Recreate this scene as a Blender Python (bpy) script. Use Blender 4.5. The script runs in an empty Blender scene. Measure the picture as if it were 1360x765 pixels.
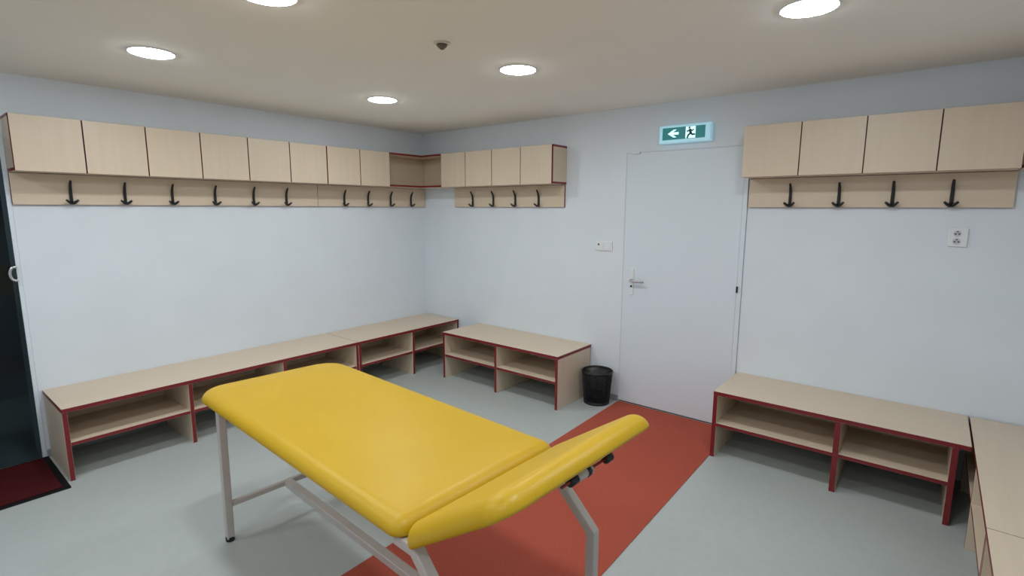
import bpy, bmesh, math
from mathutils import Vector, Matrix
PI = math.pi
scene = bpy.context.scene
COL = scene.collection

# ------------------------------------------------------------------ materials
def srgb(r, g, b):
    f = lambda c: (c/255/12.92) if c/255 <= .04045 else ((c/255+.055)/1.055)**2.4
    return (f(r), f(g), f(b), 1)

def new_mat(name, col, rough=.5, spec=.5, metallic=0.0):
    m = bpy.data.materials.new(name); m.use_nodes = True
    b = m.node_tree.nodes['Principled BSDF']
    b.inputs['Base Color'].default_value = col
    b.inputs['Roughness'].default_value = rough
    b.inputs['Specular IOR Level'].default_value = spec
    b.inputs['Metallic'].default_value = metallic
    return m

def noise_mat(name, c1, c2, scale=(5, 5, 5), nscale=1.0, detail=4, rough=.5, spec=.5, bump=0.0, lo=.35, hi=.65, bump_scale=None):
    m = new_mat(name, c1, rough, spec); nt = m.node_tree; N = nt.nodes; L = nt.links
    b = N['Principled BSDF']
    tc = N.new('ShaderNodeTexCoord'); mp = N.new('ShaderNodeMapping'); mp.inputs['Scale'].default_value = scale
    nz = N.new('ShaderNodeTexNoise'); nz.inputs['Scale'].default_value = nscale; nz.inputs['Detail'].default_value = detail
    cr = N.new('ShaderNodeValToRGB')
    cr.color_ramp.elements[0].position = lo; cr.color_ramp.elements[1].position = hi
    cr.color_ramp.elements[0].color = c1; cr.color_ramp.elements[1].color = c2
    L.new(tc.outputs['Object'], mp.inputs['Vector']); L.new(mp.outputs['Vector'], nz.inputs['Vector'])
    L.new(nz.outputs['Fac'], cr.inputs['Fac']); L.new(cr.outputs['Color'], b.inputs['Base Color'])
    if bump:
        n2 = N.new('ShaderNodeTexNoise'); n2.inputs['Scale'].default_value = bump_scale or 200; n2.inputs['Detail'].default_value = 3
        bp = N.new('ShaderNodeBump'); bp.inputs['Strength'].default_value = bump; bp.inputs['Distance'].default_value = .002
        L.new(tc.outputs['Object'], n2.inputs['Vector']); L.new(n2.outputs['Fac'], bp.inputs['Height'])
        L.new(bp.outputs['Normal'], b.inputs['Normal'])
    return m

def emit_mat(name, col, strength):
    m = new_mat(name, col, .4); b = m.node_tree.nodes['Principled BSDF']
    b.inputs['Emission Color'].default_value = col; b.inputs['Emission Strength'].default_value = strength
    return m

W1, W2 = srgb(214, 196, 172), srgb(218, 200, 177)
def wood(axis):
    s = [38, 38, 38]; s['xyz'.index(axis)] = 1.6
    return noise_mat('birch_laminate_' + axis, W1, W2, s, 1.0, 5, .42, .45, lo=.3, hi=.7)
WOOD = {a: wood(a) for a in 'xyz'}
RED = new_mat('red_edge_band', srgb(122, 28, 34), .4)
M_WALL = noise_mat('white_wall_paint', srgb(224, 231, 237), srgb(227, 234, 240), (3, 3, 3), 1.0, 3, .75, .3, bump=.08, bump_scale=120)
M_CEIL = noise_mat('ceiling_paint', srgb(246, 241, 232), srgb(248, 243, 234), (2, 2, 2), 1.0, 3, .8, .2, bump=.05, bump_scale=120)
M_FLOOR = noise_mat('grey_vinyl_floor', srgb(177, 183, 180), srgb(180, 186, 183), (9, 9, 9), 2.0, 8, .42, .4, bump=.05, bump_scale=160)
M_STRIP = noise_mat('rust_red_flooring', srgb(166, 77, 60), srgb(174, 85, 66), (60, 60, 60), 3.0, 6, .8, .2, bump=.25, bump_scale=260)
M_COVE = new_mat('grey_vinyl_cove', srgb(150, 158, 160), .5)
M_DOOR = new_mat('white_door_lacquer', srgb(222, 231, 238), .45, .4)
M_SEAM = new_mat('door_seal_grey', srgb(205, 209, 212), .7)
M_SEAMD = new_mat('dark_door_seal', srgb(110, 112, 116), .7)
M_DARK = new_mat('black_plastic', srgb(18, 18, 20), .45)
M_HOOK = new_mat('black_hook_enamel', srgb(20, 22, 24), .35)
M_VINYL = noise_mat('yellow_vinyl', srgb(199, 160, 14), srgb(202, 163, 18), (4, 4, 4), 1.0, 3, .42, .45, bump=.06, bump_scale=350)
M_STEEL = new_mat('pale_grey_painted_steel', srgb(196, 190, 184), .38, .5)
M_CHROME = new_mat('brushed_nickel', srgb(200, 202, 204), .3, .5, 1.0)
M_REDROD = new_mat('red_painted_rod', srgb(150, 40, 36), .4)
M_PLATE = new_mat('white_switch_plastic', srgb(232, 235, 236), .35)
M_SHADE = new_mat('grey_socket_recess', srgb(205, 208, 210), .5)
M_PIN = new_mat('grey_contact_hole', srgb(90, 92, 94), .5)
M_MAT = noise_mat('dark_red_mat_pile', srgb(62, 19, 21), srgb(78, 24, 26), (120, 120, 120), 3.0, 6, .95, .1, bump=.6, bump_scale=400)
M_RUB = new_mat('black_rubber_edge', srgb(14, 14, 16), .8, .2)
M_LAMP = emit_mat('lit_lamp_diffuser', (.925, .985, 1.035, 1), 87.0)
M_RING = new_mat('white_lamp_ring', srgb(235, 235, 232), .4)
M_SENS = new_mat('dark_bronze_sensor', srgb(92, 84, 72), .5)
M_SENSF = new_mat('grey_sensor_flange', srgb(205, 200, 188), .5)
M_NAVY = new_mat('dark_corridor_paint', srgb(120, 128, 134), .6)
M_CASE = emit_mat('backlit_white_case', (.50, .85, 1, 1), .25)
M_GREEN = emit_mat('backlit_green_panel', (.004, .13, .135, 1), .7)
M_GLOW = emit_mat('backlit_white_symbol', (.62, .98, 1, 1), .95)
M_GREEN2 = new_mat('dark_green_symbol', srgb(20, 100, 100), .5)
def glass():
    m = bpy.data.materials.new('dark_tinted_glass'); m.use_nodes = True
    nt = m.node_tree; N = nt.nodes; L = nt.links
    N.remove(N['Principled BSDF'])
    t = N.new('ShaderNodeBsdfTransparent'); t.inputs[0].default_value = (.70, .76, .78, 1)
    g = N.new('ShaderNodeBsdfGlossy'); g.inputs['Roughness'].default_value = .03; g.inputs['Color'].default_value = (.6, .6, .6, 1)
    fr = N.new('ShaderNodeFresnel'); fr.inputs[0].default_value = 1.25
    mx = N.new('ShaderNodeMixShader')
    L.new(fr.outputs[0], mx.inputs[0]); L.new(t.outputs[0], mx.inputs[1]); L.new(g.outputs[0], mx.inputs[2])
    L.new(mx.outputs[0], N['Material Output'].inputs['Surface'])
    return m
M_GLASS = glass()

# ------------------------------------------------------------------ helpers
def tag(o, label, cat, group=None):
    o['label'] = label; o['category'] = cat
    if group: o['group'] = group
    return o

def thing(name, label, cat, loc=(0, 0, 0), rotz=0, group=None):
    o = bpy.data.objects.new(name, None); COL.objects.link(o)
    o.empty_display_size = .1
    o.location = loc; o.rotation_euler = (0, 0, rotz)
    return tag(o, label, cat, group)

def obj(name, bm, mats, parent=None, smooth=False, bevel=0, loc=None, seg=1):
    bmesh.ops.recalc_face_normals(bm, faces=bm.faces)
    me = bpy.data.meshes.new(name); bm.to_mesh(me); bm.free()
    for m in (mats if isinstance(mats, (list, tuple)) else [mats]): me.materials.append(m)
    if smooth:
        for p in me.polygons: p.use_smooth = True
    o = bpy.data.objects.new(name, me); COL.objects.link(o)
    if parent: o.parent = parent
    if loc: o.location = loc
    if bevel:
        b = o.modifiers.new('bevel', 'BEVEL'); b.width = bevel; b.segments = seg; b.limit_method = 'ANGLE'
    return o

def add_box(bm, p0, p1, mi=0, edge_mi=None):
    lo = [min(a, b) for a, b in zip(p0, p1)]; hi = [max(a, b) for a, b in zip(p0, p1)]
    v = [bm.verts.new((x, y, z)) for x in (lo[0], hi[0]) for y in (lo[1], hi[1]) for z in (lo[2], hi[2])]
    F = {0: [(0, 1, 3, 2), (4, 6, 7, 5)], 1: [(0, 4, 5, 1), (2, 3, 7, 6)], 2: [(0, 2, 6, 4), (1, 5, 7, 3)]}
    size = [h-l for h, l in zip(hi, lo)]; thin = size.index(min(size))
    for ax, fs in F.items():
        for f in fs:
            face = bm.faces.new([v[i] for i in f])
            face.material_index = mi if (edge_mi is None or ax == thin) else edge_mi
    return v

def box(name, p0, p1, m, parent=None, bevel=0, seg=1, off=(0, 0, 0)):
    bm = bmesh.new()
    o3 = Vector(off)
    add_box(bm, Vector(p0)-o3, Vector(p1)-o3)
    return obj(name, bm, m, parent, bevel=bevel, seg=seg)

def panel(name, p0, p1, parent, grain, off):
    """edge-banded laminate board: broad faces in birch, narrow faces in red"""
    bm = bmesh.new(); o3 = Vector(off)
    add_box(bm, Vector(p0)-o3, Vector(p1)-o3, 0, 1)
    return obj(name, bm, [WOOD[grain], RED], parent, bevel=.0008)

def struct(o):
    o['kind'] = 'structure'; return o

def prism(bm, pts, axis_dir, depth):
    """pts: list of 3-D points of a planar outline, pushed by axis_dir*depth"""
    d = Vector(axis_dir)*depth
    a = [bm.verts.new(p) for p in pts]; b = [bm.verts.new(Vector(p)+d) for p in pts]
    n = len(pts)
    bm.faces.new(a); bm.faces.new(b[::-1])
    for i in range(n): bm.faces.new((a[i], b[i], b[(i+1) % n], a[(i+1) % n]))

def add_tube(bm, path, radii, seg=10, flat=1.0, flat_axis=None):
    """round tube through path points; radii scalar or list"""
    P = [Vector(p) for p in path]
    if not isinstance(radii, (list, tuple)): radii = [radii]*len(P)
    rings = []
    up0 = None
    for i, p in enumerate(P):
        t = (P[min(i+1, len(P)-1)]-P[max(i-1, 0)]).normalized()
        if up0 is None:
            up0 = Vector((0, 0, 1)) if abs(t.z) < .9 else Vector((0, 1, 0))
        s = t.cross(up0).normalized(); u = s.cross(t).normalized(); up0 = u
        rings.append([bm.verts.new(p+(s*math.cos(2*PI*k/seg)+u*math.sin(2*PI*k/seg))*radii[i]) for k in range(seg)])
    for a, b in zip(rings, rings[1:]):
        for k in range(seg): bm.faces.new((a[k], a[(k+1) % seg], b[(k+1) % seg], b[k]))
    bm.faces.new(rings[0][::-1]); bm.faces.new(rings[-1])

def add_square_tube(bm, path, w, side):
    """square section tube of width w along path lying in the plane normal to `side`; mitred corners"""
    P = [Vector(p) for p in path]; sd = Vector(side).normalized(); rings = []
    for i, p in enumerate(P):
        d1 = (P[i]-P[i-1]).normalized() if i else (P[1]-P[0]).normalized()
        d2 = (P[i+1]-P[i]).normalized() if i < len(P)-1 else d1
        n1 = sd.cross(d1).normalized(); n2 = sd.cross(d2).normalized()
        m = (n1+n2).normalized(); k = (w/2)/max(.3, m.dot(n1))
        rings.append([bm.verts.new(p+sd*a*w/2+m*b*k) for a, b in ((-1, -1), (1, -1), (1, 1), (-1, 1))])
    for a, b in zip(rings, rings[1:]):
        for k in range(4): bm.faces.new((a[k], a[(k+1) % 4], b[(k+1) % 4], b[k]))
    bm.faces.new(rings[0][::-1]); bm.faces.new(rings[-1])

def add_lathe(bm, prof, seg=32, c=(0, 0, 0)):
    c = Vector(c); rings = []
    for r, z in prof:
        if r < 1e-6: rings.append([bm.verts.new(c+Vector((0, 0, z)))])
        else: rings.append([bm.verts.new(c+Vector((r*math.cos(2*PI*k/seg), r*math.sin(2*PI*k/seg), z))) for k in range(seg)])
    for a, b in zip(rings, rings[1:]):
        for k in range(seg):
            k2 = (k+1) % seg
            if len(a) == 1 and len(b) == 1: continue
            if len(a) == 1: bm.faces.new((a[0], b[k2], b[k]))
            elif len(b) == 1: bm.faces.new((a[k], a[k2], b[0]))
            else: bm.faces.new((a[k], a[k2], b[k2], b[k]))

# ------------------------------------------------------------------ setting
RX, BY, HC = 5.15, -5.7, 2.404       # right wall, rear wall, ceiling height
DL0, DL1, DLH = -3.298, -4.23, 2.05   # doorway in the left wall
DX0, DX1, DH = 2.412, 3.346, 2.056   # door in the back wall
T = .2
bm = bmesh.new(); add_box(bm, (-1.7, BY-T, -.1), (RX+T, T, 0)); struct(obj('floor', bm, M_FLOOR))
bm = bmesh.new(); add_box(bm, (-T, BY-T, HC), (RX+T, T, HC+.1)); struct(obj('ceiling', bm, M_CEIL))
bm = bmesh.new()
add_box(bm, (-T, DL0, 0), (0, 0, HC)); add_box(bm, (-T, DL1, DLH), (0, DL0, HC)); add_box(bm, (-T, BY, 0), (0, DL1, HC))
struct(obj('wall_left', bm, M_WALL))
bm = bmesh.new()
add_box(bm, (-T, 0, 0), (DX0, T, HC)); add_box(bm, (DX0, 0, DH), (DX1, T, HC)); add_box(bm, (DX1, 0, 0), (RX+T, T, HC))
struct(obj('wall_back', bm, M_WALL))
struct(box('wall_right', (RX, BY, 0), (RX+T, 0, HC), M_WALL))
struct(box('wall_front', (-T, BY-T, 0), (RX+T, BY, HC), M_WALL))
# unlit corridor behind the glass door
bm = bmesh.new()
add_box(bm, (-1.7, DL1-.9, 0), (-1.6, DL0+.9, 2.3)); add_box(bm, (-1.6, DL0+.8, 0), (-T, DL0+.9, 2.3)); add_box(bm, (-1.6, DL1-.9, 0), (-T, DL1-.8, 2.3))
add_box(bm, (-1.7, DL1-.9, 2.3), (-T, DL0+.9, 2.36))
struct(obj('wall_corridor', bm, M_NAVY))
# cove skirting of the vinyl floor
struct(box('baseboard_back', (.002, -.008, 0), (DX0-.002, 0, .05), M_COVE, bevel=.003))
struct(box('baseboard_left', (0, DL0+.002, 0), (.008, -.01, .05), M_COVE, bevel=.003))
struct(box('baseboard_right', (DX1+.002, -.008, 0), (RX, 0, .05), M_COVE, bevel=.003))

# back door: flush leaf, seal, hinge-side strip, handle
d = struct(box('door_1', (DX0+.002, .002, .012), (3.309, .042, DH-.002), M_DOOR, bevel=.002))
bm = bmesh.new()
add_box(bm, (DX0, .003, 0), (DX0+.002, .06, DH)); add_box(bm, (DX0, .003, DH-.002), (3.312, .06, DH)); obj('door_seal', bm, M_SEAM, d)
bm = bmesh.new()
add_box(bm, (3.309, .012, .012), (3.3125, .06, DH-.005)); add_box(bm, (DX0, .012, 0), (3.3125, .06, .012))
obj('door_seal', bm, M_SEAMD, d)
box('door_frame', (3.3125, -.012, 0), (DX1-.002, .06, DH-.004), M_DOOR, d, bevel=.003)
bm = bmesh.new(); add_box(bm, (3.311, -.02, 1.03), (3.322, -.012, 1.075)); obj('hinge', bm, M_DARK, d)
h = box('door_handle', (2.478, -.006, .925), (2.512, .002, 1.14), M_PLATE, d, bevel=.004, seg=2)
bm = bmesh.new(); add_tube(bm, [(2.497, -.004, 1.047), (2.497, -.04, 1.047), (2.502, -.048, 1.047), (2.515, -.05, 1.047), (2.618, -.05, 1.045)], [.011, .009, .009, .009, .008], 12)
obj('lever', bm, M_CHROME, h, smooth=True)
bm = bmesh.new(); bmesh.ops.create_cone(bm, cap_ends=True, segments=14, radius1=.0085, radius2=.0085, depth=.004, matrix=Matrix.Translation((2.494, -.0075, .997)) @ Matrix.Rotation(PI/2, 4, 'X'))
obj('keyhole', bm, M_DARK, h)
# small pale bracket at the door's top left corner
bm = bmesh.new(); add_box(bm, (2.46, -.012, DH-.012), (2.53, .002, DH+.004)); obj('door_bracket', bm, M_PLATE, d, bevel=.003)

# tinted glass door in the left wall
g = struct(box('door_2', (-.014, DL1+.024, .006), (-.004, DL0-.024, DLH-.024), M_GLASS))
bm = bmesh.new()
add_box(bm, (-T, DL0-.022, 0), (.003, DL0-.001, DLH)); add_box(bm, (-T, DL1+.001, 0), (.003, DL1+.022, DLH)); add_box(bm, (-T, DL1+.022, DLH-.022), (.003, DL0-.022, DLH-.001))
obj('door_frame', bm, M_DOOR, g)
bm = bmesh.new()
add_tube(bm, [(.028, -3.333+.022*math.cos(a), 1.213+.042*math.sin(a)) for a in [PI*.32+PI*1.36*k/16 for k in range(17)]], .008, 10)
add_tube(bm, [(-.005, -3.333, 1.248), (.028, -3.333, 1.254)], .007, 8)
add_tube(bm, [(-.005, -3.333, 1.178), (.028, -3.333, 1.172)], .007, 8)
obj('door_pull', bm, M_CHROME, g, smooth=True)

# rust red strip of flooring from the door to the viewer
bm = bmesh.new()
pts = [(2.414, -.004, .0005), (3.346, -.004, .0005), (3.41, BY+.01, .0005), (2.54, BY+.01, .0005)]
prism(bm, pts, (0, 0, 1), .003)
tag(obj('floor_runner', bm, M_STRIP), 'rust red strip of flooring running from the white door under the yellow table', 'floor runner')

# ------------------------------------------------------------------ benches
HB, DB, TK = .45, .519, .025
ZS0, ZS1 = .214, .236
def bench(name, label, wall, a0, a1, legs, group=None, lt=None, over0=0, over1=0):
    """wall 'L': along -y on the left wall; 'B': along x on the back wall; 'R': along -y on the right wall.
       a0<a1 range along the wall; legs: centre positions; lt: leg thicknesses"""
    g = 'x' if wall == 'B' else 'y'
    def P(a, dep, z):
        if wall == 'L': return (dep, a, z)
        if wall == 'B': return (a, -dep, z)
        return (RX-dep, a, z)
    E0 = .012                                   # gap left for the skirting
    root = thing(name, label, 'bench', P((a0+a1)/2, DB/2, 0), group=group); off = root.location
    panel('seat_panel', P(a0, .002, HB-TK), P(a1, DB, HB), root, g, off)
    n = len(legs)
    lt = lt or [TK]*n
    for i, (c, t) in enumerate(zip(legs, lt)):
        panel('end_panel' if i in (0, n-1) else 'partition', P(c-t/2, E0, 0), P(c+t/2, DB-.002, HB-TK), root, 'z', off)
    for i in range(n-1):
        s0, s1 = legs[i]+lt[i]/2, legs[i+1]-lt[i+1]/2
        panel('shelf', P(s0, E0+.016, ZS0), P(s1, DB-.004, ZS1), root, g, off)
        panel('back_panel', P(s0, E0, ZS0), P(s1, E0+.016, HB-TK), root, g, off)
    return root
H = TK/2
bench('bench', 'long three-bay birch bench with red edges along the left wall beside the glass door', 'L', -3.279, -1.258,
      [-3.279+H, -2.600, -1.931, -1.258-H])
bench('bench', 'two-bay birch bench with red edges on the left wall, running into the far corner', 'L', -1.254, -.012,
      [-1.254+H, -.632, -.012-H])
bench('bench', 'two-bay birch bench with red edges on the back wall beside the black waste bin', 'B', .809, 2.135,
      [.809+H, 1.474, 2.135-H])
bench('bench', 'two-bay birch bench with red edges on the back wall, right of the white door', 'B', 3.356, 4.622,
      [3.356+H, 4.052, 4.563], lt=[TK, .029, .027])
bench('bench', 'birch bench along the right wall, filling the corner next to the right-hand bench', 'R', -1.366, -.012,
      [-1.366+H, -.69, -.012-H])
bench('bench', 'birch bench along the right wall, nearest the camera, cut off by the picture edge', 'R', -2.74, -1.370,
      [-2.74+H, -2.05, -1.370-H])

# ------------------------------------------------------------------ wall cabinets, corner shelves, hook rails
ZB, Z0, Z1, DC = 1.632, 1.8265, 2.149, .227
CT, DT = .018, .018
def cabinet(label, wall, edges, group=None):
    """edges: door boundary positions along the wall"""
    g = 'x' if wall == 'B' else 'y'
    def P(a, dep, z): return (dep, a, z) if wall == 'L' else (a, -dep, z)
    a0, a1 = edges[0], edges[-1]
    root = thing('wall_cabinet', label, 'wall cabinet', P((a0+a1)/2, 0, Z0), group=group); off = root.location
    fd = DC-DT-.001
    panel('top_panel', P(a0, .001, Z1-CT), P(a1, fd, Z1), root, g, off)
    panel('bottom_panel', P(a0, .001, Z0), P(a1, fd, Z0+CT), root, g, off)
    panel('side_panel', P(a0, .001, Z0+CT), P(a0+CT, fd, Z1-CT), root, 'z', off)
    panel('side_panel', P(a1-CT, .001, Z0+CT), P(a1, fd, Z1-CT), root, 'z', off)
    for e in edges[1:-1]:
        panel('partition', P(e-CT/2, .001, Z0+CT), P(e+CT/2, fd, Z1-CT), root, 'z', off)
    for e0, e1 in zip(edges, edges[1:]):
        panel('cabinet_door', P(e0+.003, DC-DT, Z0-.001), P(e1-.003, DC, Z1-.002), root, 'z', off)
    return root
def lin(a, b, n): return [a+(b-a)*i/n for i in range(n+1)]
cabinet('long six-door birch wall cabinet on the left wall, nearest the glass door', 'L', lin(-3.297, -1.2975, 6))
cabinet('short two-door birch wall cabinet on the left wall, next to the open corner shelf', 'L', lin(-1.2945, -.627, 2))
cabinet('four-door birch wall cabinet on the back wall, between corner shelf and exit sign', 'B', lin(.514, 1.846, 4))
cabinet('four-door birch wall cabinet on the back wall, right of the white door', 'B', lin(3.352, 4.678, 4))

def corner_shelf(label, mirror):
    """L-shaped open shelf in a corner; mirror: x runs from the right wall"""
    def P(x, y, z): return (RX-x, y, z) if mirror else (x, y, z)
    ax, ay = (.468, .625) if mirror else (.511, .625)
    root = thing('corner_shelf', label, 'shelf', P(0, 0, Z0)); off = root.location
    outline = [(.001, -.001), (ax, -.001), (ax, -DC), (DC, -DC), (DC, -ay), (.001, -ay)]
    for nm, z in (('top_panel', Z1-CT), ('bottom_panel', Z0)):
        bm = bmesh.new()
        prism(bm, [Vector(P(x, y, z))-Vector(off) for x, y in outline], (0, 0, 1), CT)
        bm.normal_update()
        for f in bm.faces: f.material_index = 0 if abs(f.normal.z) > .9 else 1
        obj(nm, bm, [WOOD['x'], RED], root, bevel=.0008)
    panel('back_panel', P(.002, -.003, Z0+CT), P(ax-.002, -.013, Z1-CT), root, 'x', off)
    panel('back_panel', P(.002, -.014, Z0+CT), P(.012, -ay+.002, Z1-CT), root, 'y', off)
    return root
corner_shelf('open corner shelf with red edges in the far left corner, between the closed cabinets', False)
corner_shelf('open corner shelf at the right picture edge, beyond the right-hand cabinet', True)

def hook_bm():
    """black coat hook standing on the plane y=0, facing -y, origin at its foot"""
    bm = bmesh.new()
    # body lying on the board, upper arm leaning outward
    add_tube(bm, [(0, -.006, .004), (0, -.008, .02), (0, -.007, .06), (0, -.010, .09), (0, -.018, .115), (0, -.032, .136), (0, -.040, .146)],
             [.0085, .0095, .0095, .009, .0085, .0075, .006], 10)
    # two lower prongs spreading sideways, outward and up
    for s in (-1, 1):
        add_tube(bm, [(0, -.010, .006), (s*.006, -.020, .004), (s*.014, -.028, .010), (s*.023, -.033, .018), (s*.031, -.036, .026)],
                 [.009, .009, .0085, .0075, .006], 10)
    return bm
HOOK_ME = None
def hook(root, pos, rotz):
    global HOOK_ME
    if HOOK_ME is None:
        o = obj('hook', hook_bm(), M_HOOK, root, smooth=True); HOOK_ME = o.data
    else:
        o = bpy.data.objects.new('hook', HOOK_ME); COL.objects.link(o); o.parent = root
    o.location = Vector(pos)-root.location; o.rotation_euler = (0, 0, rotz)
def rail(label, wall, a0, a1, hooks):
    def P(a, dep, z): return (dep, a, z) if wall == 'L' else (a, -dep, z)
    root = thing('hook_rail', label, 'coat rack', P((a0+a1)/2, 0, ZB)); off = root.location
    panel('board', P(a0, .001, ZB), P(a1, .019, Z0-.003), root, 'x' if wall == 'B' else 'y', off)
    for hpos in hooks:
        hook(root, P(hpos, .019, ZB+.006), PI/2 if wall == 'L' else 0)
rail('birch hook rail with six black hooks under the six-door cabinet', 'L', -3.297, -1.2795, [-3.018, -2.728, -2.440, -2.148, -1.853, -1.576])
rail('birch hook rail with four black hooks on the left wall, reaching the far corner', 'L', -1.2775, -.004, [-1.011, -.745, -.473, -.207])
rail('birch hook rail with four black hooks on the back wall, left of the light switch', 'B', .489, 1.838, [.752, 1.026, 1.297, 1.567])
rail('birch hook rail with four black hooks above the wall socket', 'B', 3.352, 4.683, [3.612, 3.886, 4.158, 4.427])

# ------------------------------------------------------------------ massage table
TR = thing('massage_table', 'yellow padded massage table with raised headrest and pale steel frame', 'massage table', (2.5, -2.618, 0), math.radians(-2.8))
def cushion_bm(L0, L1, hw, th, r, radii, crown=.004, skew=0):
    """padded board from x=L0..L1, y=-hw..hw, z=0..th with rolled edges; radii: corner radii (x0y0, x1y0, x1y1, x0y1)"""
    def outline(ins):
        pts = []
        cs = [(L0, -hw, radii[0], PI), (L1, -hw, radii[1], 1.5*PI), (L1, hw, radii[2], 0), (L0, hw, radii[3], .5*PI)]
        for x, y, rr, a0 in cs:
            cx = x+rr if x == L0 else x-rr; cy = y+rr if y < 0 else y-rr
            q = max(rr-ins, .004)
            # keep corner centre, move edge inward
            ex = (x+ins if x == L0 else x-ins); ey = (y+ins if y < 0 else y-ins)
            cx = ex+q if x == L0 else ex-q; cy = ey+q if y < 0 else ey-q
            for k in range(13):
                a = a0+.5*PI*k/12
                pts.append((cx+q*math.cos(a), cy+q*math.sin(a)))
        return pts
    bm = bmesh.new(); rings = []
    prof = []
    rb = .010; rz = th-rb-.002
    for k in range(4):
        a = PI/2*k/3; prof.append((rb*(1-math.sin(a)), rb*(1-math.cos(a))))
    for k in range(1, 11):
        a = PI/2*k/10; prof.append((r*(1-math.cos(a)), rb+rz*math.sin(a)))
    prof += [(r+.03, th-.0015), (r+.07, th+crown*.5), (r+.12, th+crown*.9), (r+.16, th+crown)]
    for ins, z in prof:
        rings.append([bm.verts.new((x+skew*y/hw*max(0, 1-(x-L0)/.5), y, z)) for x, y in outline(ins)])
    n = len(rings[0])
    bm.faces.new(rings[0][::-1]); bm.faces.new(rings[-1])
    for a, b in zip(rings, rings[1:]):
        for k in range(n): bm.faces.new((a[k], a[(k+1) % n], b[(k+1) % n], b[k]))
    return bm
HW, TH, CZ = .371, .055, .685
XF, XH = -.860, .804
obj('main_cushion', cushion_bm(XF, XH, HW, TH, .06, (.13, .05, .05, .15), skew=.02), M_VINYL, TR, smooth=True, loc=(0, 0, CZ))
TILT = math.radians(34.3)
hd = obj('headrest', cushion_bm(0, .468, HW, .064, .055, (.05, .085, .085, .05)), M_VINYL, TR, smooth=True)
# rotate about the middle of its hinged edge
hd.matrix_local = Matrix.Translation((XH+.002+.0275, 0, CZ+TH/2)) @ Matrix.Rotation(-TILT, 4, 'Y') @ Matrix.Translation((-.0275, 0, -.064+TH/2))
LW = .035
fy = .315; FO = -.017
for s in (-1, 1):
    bm = bmesh.new(); add_square_tube(bm, [(-.657, s*fy+FO, .014), (-.647, s*fy+FO, CZ-.001)], LW, (0, 1, 0))
    lg = obj('leg', bm, M_STEEL, TR, bevel=.004, seg=2)
    bm = bmesh.new(); add_lathe(bm, [(0, 0), (.02, 0), (.021, .004), (.021, .022), (0, .022)], 16, (-.657, s*fy+FO, 0)); obj('rubber_foot', bm, M_DARK, lg)
    fyh = .315
    bm = bmesh.new(); add_square_tube(bm, [(.75, s*fyh+FO, CZ-.0205), (.838, s*fyh+FO, CZ-.0205), (1.022, s*fyh+FO, .487), (1.022, s*fyh+FO, .014)], LW, (0, 1, 0))
    lg = obj('leg', bm, M_STEEL, TR, bevel=.004, seg=2)
    bm = bmesh.new(); add_lathe(bm, [(0, 0), (.02, 0), (.021, .004), (.021, .022), (0, .022)], 16, (1.022, s*fyh+FO, 0)); obj('rubber_foot', bm, M_DARK, lg)
    bm = bmesh.new(); add_box(bm, (-.63, s*.24-.0125+FO, CZ-.026), (.80, s*.24+.0125+FO, CZ-.001)); obj('side_rail', bm, M_STEEL, TR, bevel=.003)
    # headrest support bars, tilted with the cushion
    bm = bmesh.new(); add_box(bm, (.03, s*.25-.0125, -.022), (.33, s*.25+.0125, -.001)); o = obj('headrest_bar', bm, M_STEEL, TR, bevel=.003)
    o.matrix_local = hd.matrix_local.copy()
bm = bmesh.new(); add_box(bm, (-.667, -fy+LW/2+FO, .175), (-.642, fy-LW/2+FO, .2)); obj('cross_bar', bm, M_STEEL, TR, bevel=.003)
bm = bmesh.new(); add_box(bm, (1.0095, -.2975+FO, .175), (1.0345, .2975+FO, .2)); obj('cross_bar', bm, M_STEEL, TR, bevel=.003)
bm = bmesh.new(); add_box(bm, (-.642, -.057, .17), (1.0095, -.017, .205)); obj('long_beam', bm, M_STEEL, TR, bevel=.003)
for x in (-.647, .775):
    bm = bmesh.new(); add_box(bm, (x-.0125, -fy+.018+FO, CZ-.027), (x+.0125, fy-.018+FO, CZ-.002)); obj('top_cross_bar', bm, M_STEEL, TR, bevel=.003)
# transverse adjusting lever below the headrest: red rod, black knob, pale clamp
LX, LZ = 1.089, .800
def ly(*ys): return [(LX, y-.017, LZ) for y in ys]
bm = bmesh.new(); add_tube(bm, ly(.03, .272), .0045, 8); lv = obj('adjusting_lever', bm, M_REDROD, TR, smooth=True)
bm = bmesh.new(); add_tube(bm, ly(.268, .272, .302, .306), [.012, .0165, .0165, .012], 14); obj('knob', bm, M_DARK, lv, smooth=True)
bm = bmesh.new(); add_tube(bm, ly(.105, .185), .0155, 14); cl = obj('clamp', bm, M_STEEL, TR, smooth=True)
bm = bmesh.new(); add_tube(bm, ly(.155, .172), .0175, 14); obj('clamp_band', bm, M_DARK, cl, smooth=True)
bm = bmesh.new(); add_tube(bm, ly(.07, .105), .0155, 14); obj('clamp_band', bm, M_DARK, cl, smooth=True)
bm = bmesh.new(); add_box(bm, (LX-.004, .103, LZ+.01), (LX+.004, .133, .853)); obj('clamp_bracket', bm, M_STEEL, cl)

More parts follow.
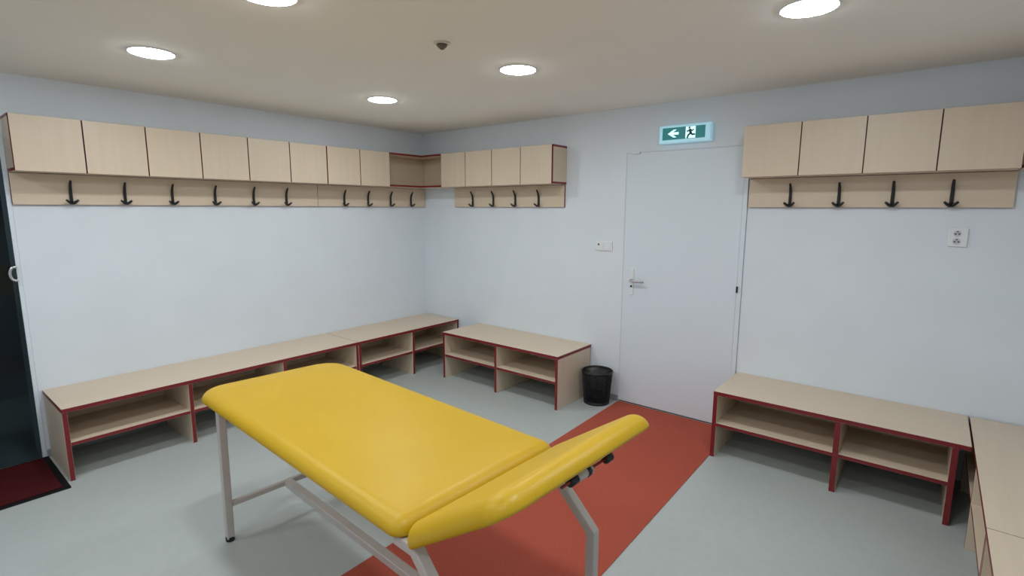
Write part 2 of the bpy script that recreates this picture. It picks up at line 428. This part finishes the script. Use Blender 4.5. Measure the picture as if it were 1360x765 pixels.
# ------------------------------------------------------------------ waste bin
BX, BYY = 2.280, -.138
bm = bmesh.new(); seg = 72
rows = 22; h0, h1, r0, r1 = .012, .27, .105, .125
vs = [[bm.verts.new(((r0+(r1-r0)*j/rows)*math.cos(2*PI*(k+.5*(j % 2))/seg), (r0+(r1-r0)*j/rows)*math.sin(2*PI*(k+.5*(j % 2))/seg), h0+(h1-h0)*j/rows)) for k in range(seg)] for j in range(rows+1)]
for j in range(rows):
    for k in range(seg):
        a, b = vs[j][k], vs[j][(k+1) % seg]
        if j % 2 == 0: c, e = vs[j+1][k], vs[j+1][(k-1) % seg]; bm.faces.new((a, c, e)); bm.faces.new((a, b, c))
        else: c, e = vs[j+1][(k+1) % seg], vs[j+1][k]; bm.faces.new((a, c, e)); bm.faces.new((a, b, c))
bin_root = thing('waste_bin', 'black wire mesh waste bin on the floor beside the white door', 'waste bin', (BX, BYY, 0))
o = obj('mesh_body', bm, M_DARK, bin_root)
w = o.modifiers.new('wire', 'WIREFRAME'); w.thickness = .0048; w.use_even_offset = False; w.use_boundary = True
bm = bmesh.new(); add_lathe(bm, [(r1-.003, h1-.006), (r1+.004, h1-.006), (r1+.007, h1), (r1+.006, h1+.008), (r1, h1+.011), (r1-.004, h1+.006), (r1-.003, h1-.006)], 48); obj('rim', bm, M_DARK, bin_root, smooth=True)
bm = bmesh.new(); add_lathe(bm, [(0, .004), (r0-.004, .004), (r0-.002, 0), (r0+.003, 0), (r0+.004, .022), (r0, .022), (r0-.002, .009), (0, .009)], 48); obj('base', bm, M_DARK, bin_root, smooth=True)

# ------------------------------------------------------------------ door mat
bm = bmesh.new(); add_box(bm, (.004, -4.2, .0005), (.612, -3.292, .006))
mt = tag(obj('door_mat', bm, M_RUB, bevel=.003), 'dark red door mat with black rubber border before the glass door', 'door mat')
bm = bmesh.new(); add_box(bm, (.03, -4.165, .006), (.578, -3.325, .011)); obj('pile', bm, M_MAT, mt, bevel=.002)

# ------------------------------------------------------------------ switch, socket
sw = thing('light_switch', 'white double light switch left of the white door', 'light switch', (2.233, -.001, 1.312))
box('frame', (-.081, -.009, -.041), (.081, 0, .041), M_PLATE, sw, bevel=.003, seg=2)
box('rocker', (-.072, -.013, -.032), (-.003, -.008, .032), M_PLATE, sw, bevel=.002)
box('rocker', (.003, -.013, -.032), (.072, -.008, .032), M_PLATE, sw, bevel=.002)
bm = bmesh.new(); bmesh.ops.create_cone(bm, cap_ends=True, segments=16, radius1=.009, radius2=.008, depth=.006, matrix=Matrix.Translation((-.045, -.014, .012)) @ Matrix.Rotation(PI/2, 4, 'X'))
obj('dial', bm, M_SENS, sw)
so = thing('wall_socket', 'white double wall socket below the right-hand hook rail', 'socket', (4.476, -.001, 1.466))
box('cover_plate', (-.043, -.010, -.052), (.043, 0, .052), M_PLATE, so, bevel=.004, seg=2)
for dz in (.022, -.022):
    bm = bmesh.new(); bmesh.ops.create_cone(bm, cap_ends=True, segments=24, radius1=.0185, radius2=.0185, depth=.003, matrix=Matrix.Translation((-.004, -.0105, dz)) @ Matrix.Rotation(PI/2, 4, 'X'))
    ot = obj('outlet', bm, M_SHADE, so)
    bm = bmesh.new()
    for dx, dzz, rr in ((-.012, -.002, .005), (.004, -.002, .005), (-.004, .010, .004)):
        bmesh.ops.create_cone(bm, cap_ends=True, segments=12, radius1=rr, radius2=rr, depth=.003, matrix=Matrix.Translation((dx, -.0125, dz+dzz)) @ Matrix.Rotation(PI/2, 4, 'X'))
    obj('contact_holes', bm, M_PIN, ot)

# ------------------------------------------------------------------ exit sign
EX0, EX1, EZ0, EZ1, ED = 2.697, 3.078, 2.100, 2.228, .052
ez = thing('exit_sign', 'green lit exit sign with white arrow and running figure above the white door', 'exit sign', ((EX0+EX1)/2, 0, (EZ0+EZ1)/2))
w2, h2 = (EX1-EX0)/2, (EZ1-EZ0)/2
box('case', (-w2, -ED, -h2), (w2, -.001, h2), M_CASE, ez, bevel=.008, seg=3)
px0, px1, pz0, pz1 = -w2+.027, w2-.038, -h2+.024, h2-.018
box('sign_panel', (px0, -ED-.002, pz0), (px1, -ED, pz1), M_GREEN, ez)
pw, ph = px1-px0, pz1-pz0
def SP(u, v): return (px0+pw*u, -ED-.002, pz0+ph*v)
bm = bmesh.new()
prism(bm, [SP(*p) for p in [(.13, .5), (.27, .82), (.34, .82), (.25, .60), (.39, .60), (.39, .40), (.25, .40), (.34, .18), (.27, .18)]], (0, -1, 0), .0012)
obj('arrow', bm, M_GLOW, ez)
bm = bmesh.new(); prism(bm, [SP(.555, .03), (SP(.78, .03)), SP(.78, .97), SP(.555, .97)], (0, -1, 0), .0012)
obj('doorway_symbol', bm, M_GLOW, ez)
bm = bmesh.new()
def limb(pts, w):
    pts3 = [Vector(SP(*p))+Vector((0, -.0014, 0)) for p in pts]
    for a, b in zip(pts3, pts3[1:]):
        t = (b-a).normalized(); n = Vector((t.z, 0, -t.x))*w/2; e = t*w*.25
        prism(bm, [a-e-n, a-e+n, b+e+n, b+e-n], (0, -1, 0), .0008)
limb([(.655, .72), (.675, .42)], .018)
limb([(.675, .42), (.72, .30), (.765, .32)], .0125)
limb([(.67, .42), (.62, .28), (.60, .06)], .0125)
limb([(.655, .72), (.61, .60), (.585, .62)], .009)
limb([(.66, .70), (.71, .62), (.74, .72)], .009)
hc = Vector(SP(.64, .87))+Vector((0, -.0014, 0))
prism(bm, [hc+Vector(((.0075)*math.cos(2*PI*k/14), 0, (.0075)*math.sin(2*PI*k/14))) for k in range(14)], (0, -1, 0), .0008)
obj('running_figure', bm, M_GREEN2, ez)

# ------------------------------------------------------------------ ceiling lights and sensor
def lamp_meshes():
    bm = bmesh.new(); add_lathe(bm, [(0, -.014), (.05, -.0135), (.085, -.011), (.098, -.007), (.1, -.0015), (0, -.0015)], 48)
    d_ = obj('diffuser', bm, M_LAMP, None, smooth=True)
    bm = bmesh.new(); add_lathe(bm, [(.1005, -.0015), (.1005, -.006), (.104, -.0065), (.109, -.003), (.11, -.0005), (.1005, -.0005)], 48)
    r_ = obj('trim_ring', bm, M_RING, None, smooth=True)
    return d_, r_
LAMPS = [(1.165, -2.847, 'round lit downlight in the ceiling above the left wall hooks, farthest left'),
         (1.141, -1.388, 'round lit downlight nearest the far left corner of the ceiling, smallest in view'),
         (2.435, -1.425, 'round lit downlight in front of the back wall cabinet and right of the dark sensor'),
         (3.905, -1.440, 'large round lit downlight at the top right, before the right-hand cabinet'),
         (2.36, -2.83, 'round lit downlight over the yellow table, cut off by the top picture edge'),
         (3.905, -2.85, 'unseen round downlight, added for its light, above the head end of the yellow table, outside the picture'),  # this and the following: unseen, added on the same grid for their light
         (1.15, -4.30, 'unseen round downlight, added for its light, in the ceiling row behind the camera, left'),
         (2.40, -4.30, 'unseen round downlight, added for its light, in the ceiling row behind the camera, middle'),
         (3.905, -4.30, 'unseen round downlight, added for its light, in the ceiling row behind the camera, right')]
D0, R0 = lamp_meshes()
for i, (x, y, lab) in enumerate(LAMPS):
    t = thing('ceiling_light', lab, 'ceiling light', (x, y, HC), group='round downlights in the ceiling')
    if i == 0: dd, rr = D0, R0
    else:
        dd, rr = D0.copy(), R0.copy(); COL.objects.link(dd); COL.objects.link(rr)
    dd.parent = t; rr.parent = t
se = thing('ceiling_sensor', 'small dark conical sensor in the ceiling between the downlights', 'sensor', (2.446, -2.026, HC))
bm = bmesh.new(); add_lathe(bm, [(0, -.0005), (.042, -.0005), (.041, -.004), (.028, -.008), (0, -.008)], 32); obj('flange', bm, M_SENSF, se, smooth=True)
bm = bmesh.new(); add_lathe(bm, [(0, -.008), (.027, -.008), (.024, -.016), (.008, -.03), (.0, -.032)], 24); obj('detector_cone', bm, M_SENS, se, smooth=True)

# ------------------------------------------------------------------ world, camera, view
wld = bpy.data.worlds.new('World'); scene.world = wld; wld.use_nodes = True
wld.node_tree.nodes['Background'].inputs[0].default_value = (.5, .55, .6, 1)
wld.node_tree.nodes['Background'].inputs[1].default_value = .02
yaw, pitch, roll = .6815, -.1519, .0035
fw = Vector((-math.sin(yaw)*math.cos(pitch), math.cos(yaw)*math.cos(pitch), math.sin(pitch)))
rt = Vector((math.cos(yaw), math.sin(yaw), 0)); up = rt.cross(fw)
rt2 = rt*math.cos(roll)+up*math.sin(roll); up2 = -rt*math.sin(roll)+up*math.cos(roll)
cam = bpy.data.cameras.new('camera'); co = bpy.data.objects.new('camera', cam); COL.objects.link(co)
m = Matrix((rt2, up2, -fw)).transposed().to_4x4(); m.translation = (4.3762, -3.865, 1.619)
co.matrix_world = m
cam.sensor_width = 36; cam.sensor_fit = 'HORIZONTAL'; cam.lens = 689.93*36/1360; cam.clip_start = .02
scene.camera = co
vs_ = scene.view_settings
vs_.view_transform = 'Standard'; vs_.look = 'None'; vs_.gamma = 1; vs_.use_curve_mapping = False; vs_.exposure = 0.0
scene.cycles.max_bounces = 10; scene.cycles.diffuse_bounces = 4; scene.cycles.use_denoising = True
scene.cycles.caustics_reflective = False; scene.cycles.caustics_refractive = False
scene.cycles.sample_clamp_indirect = 6
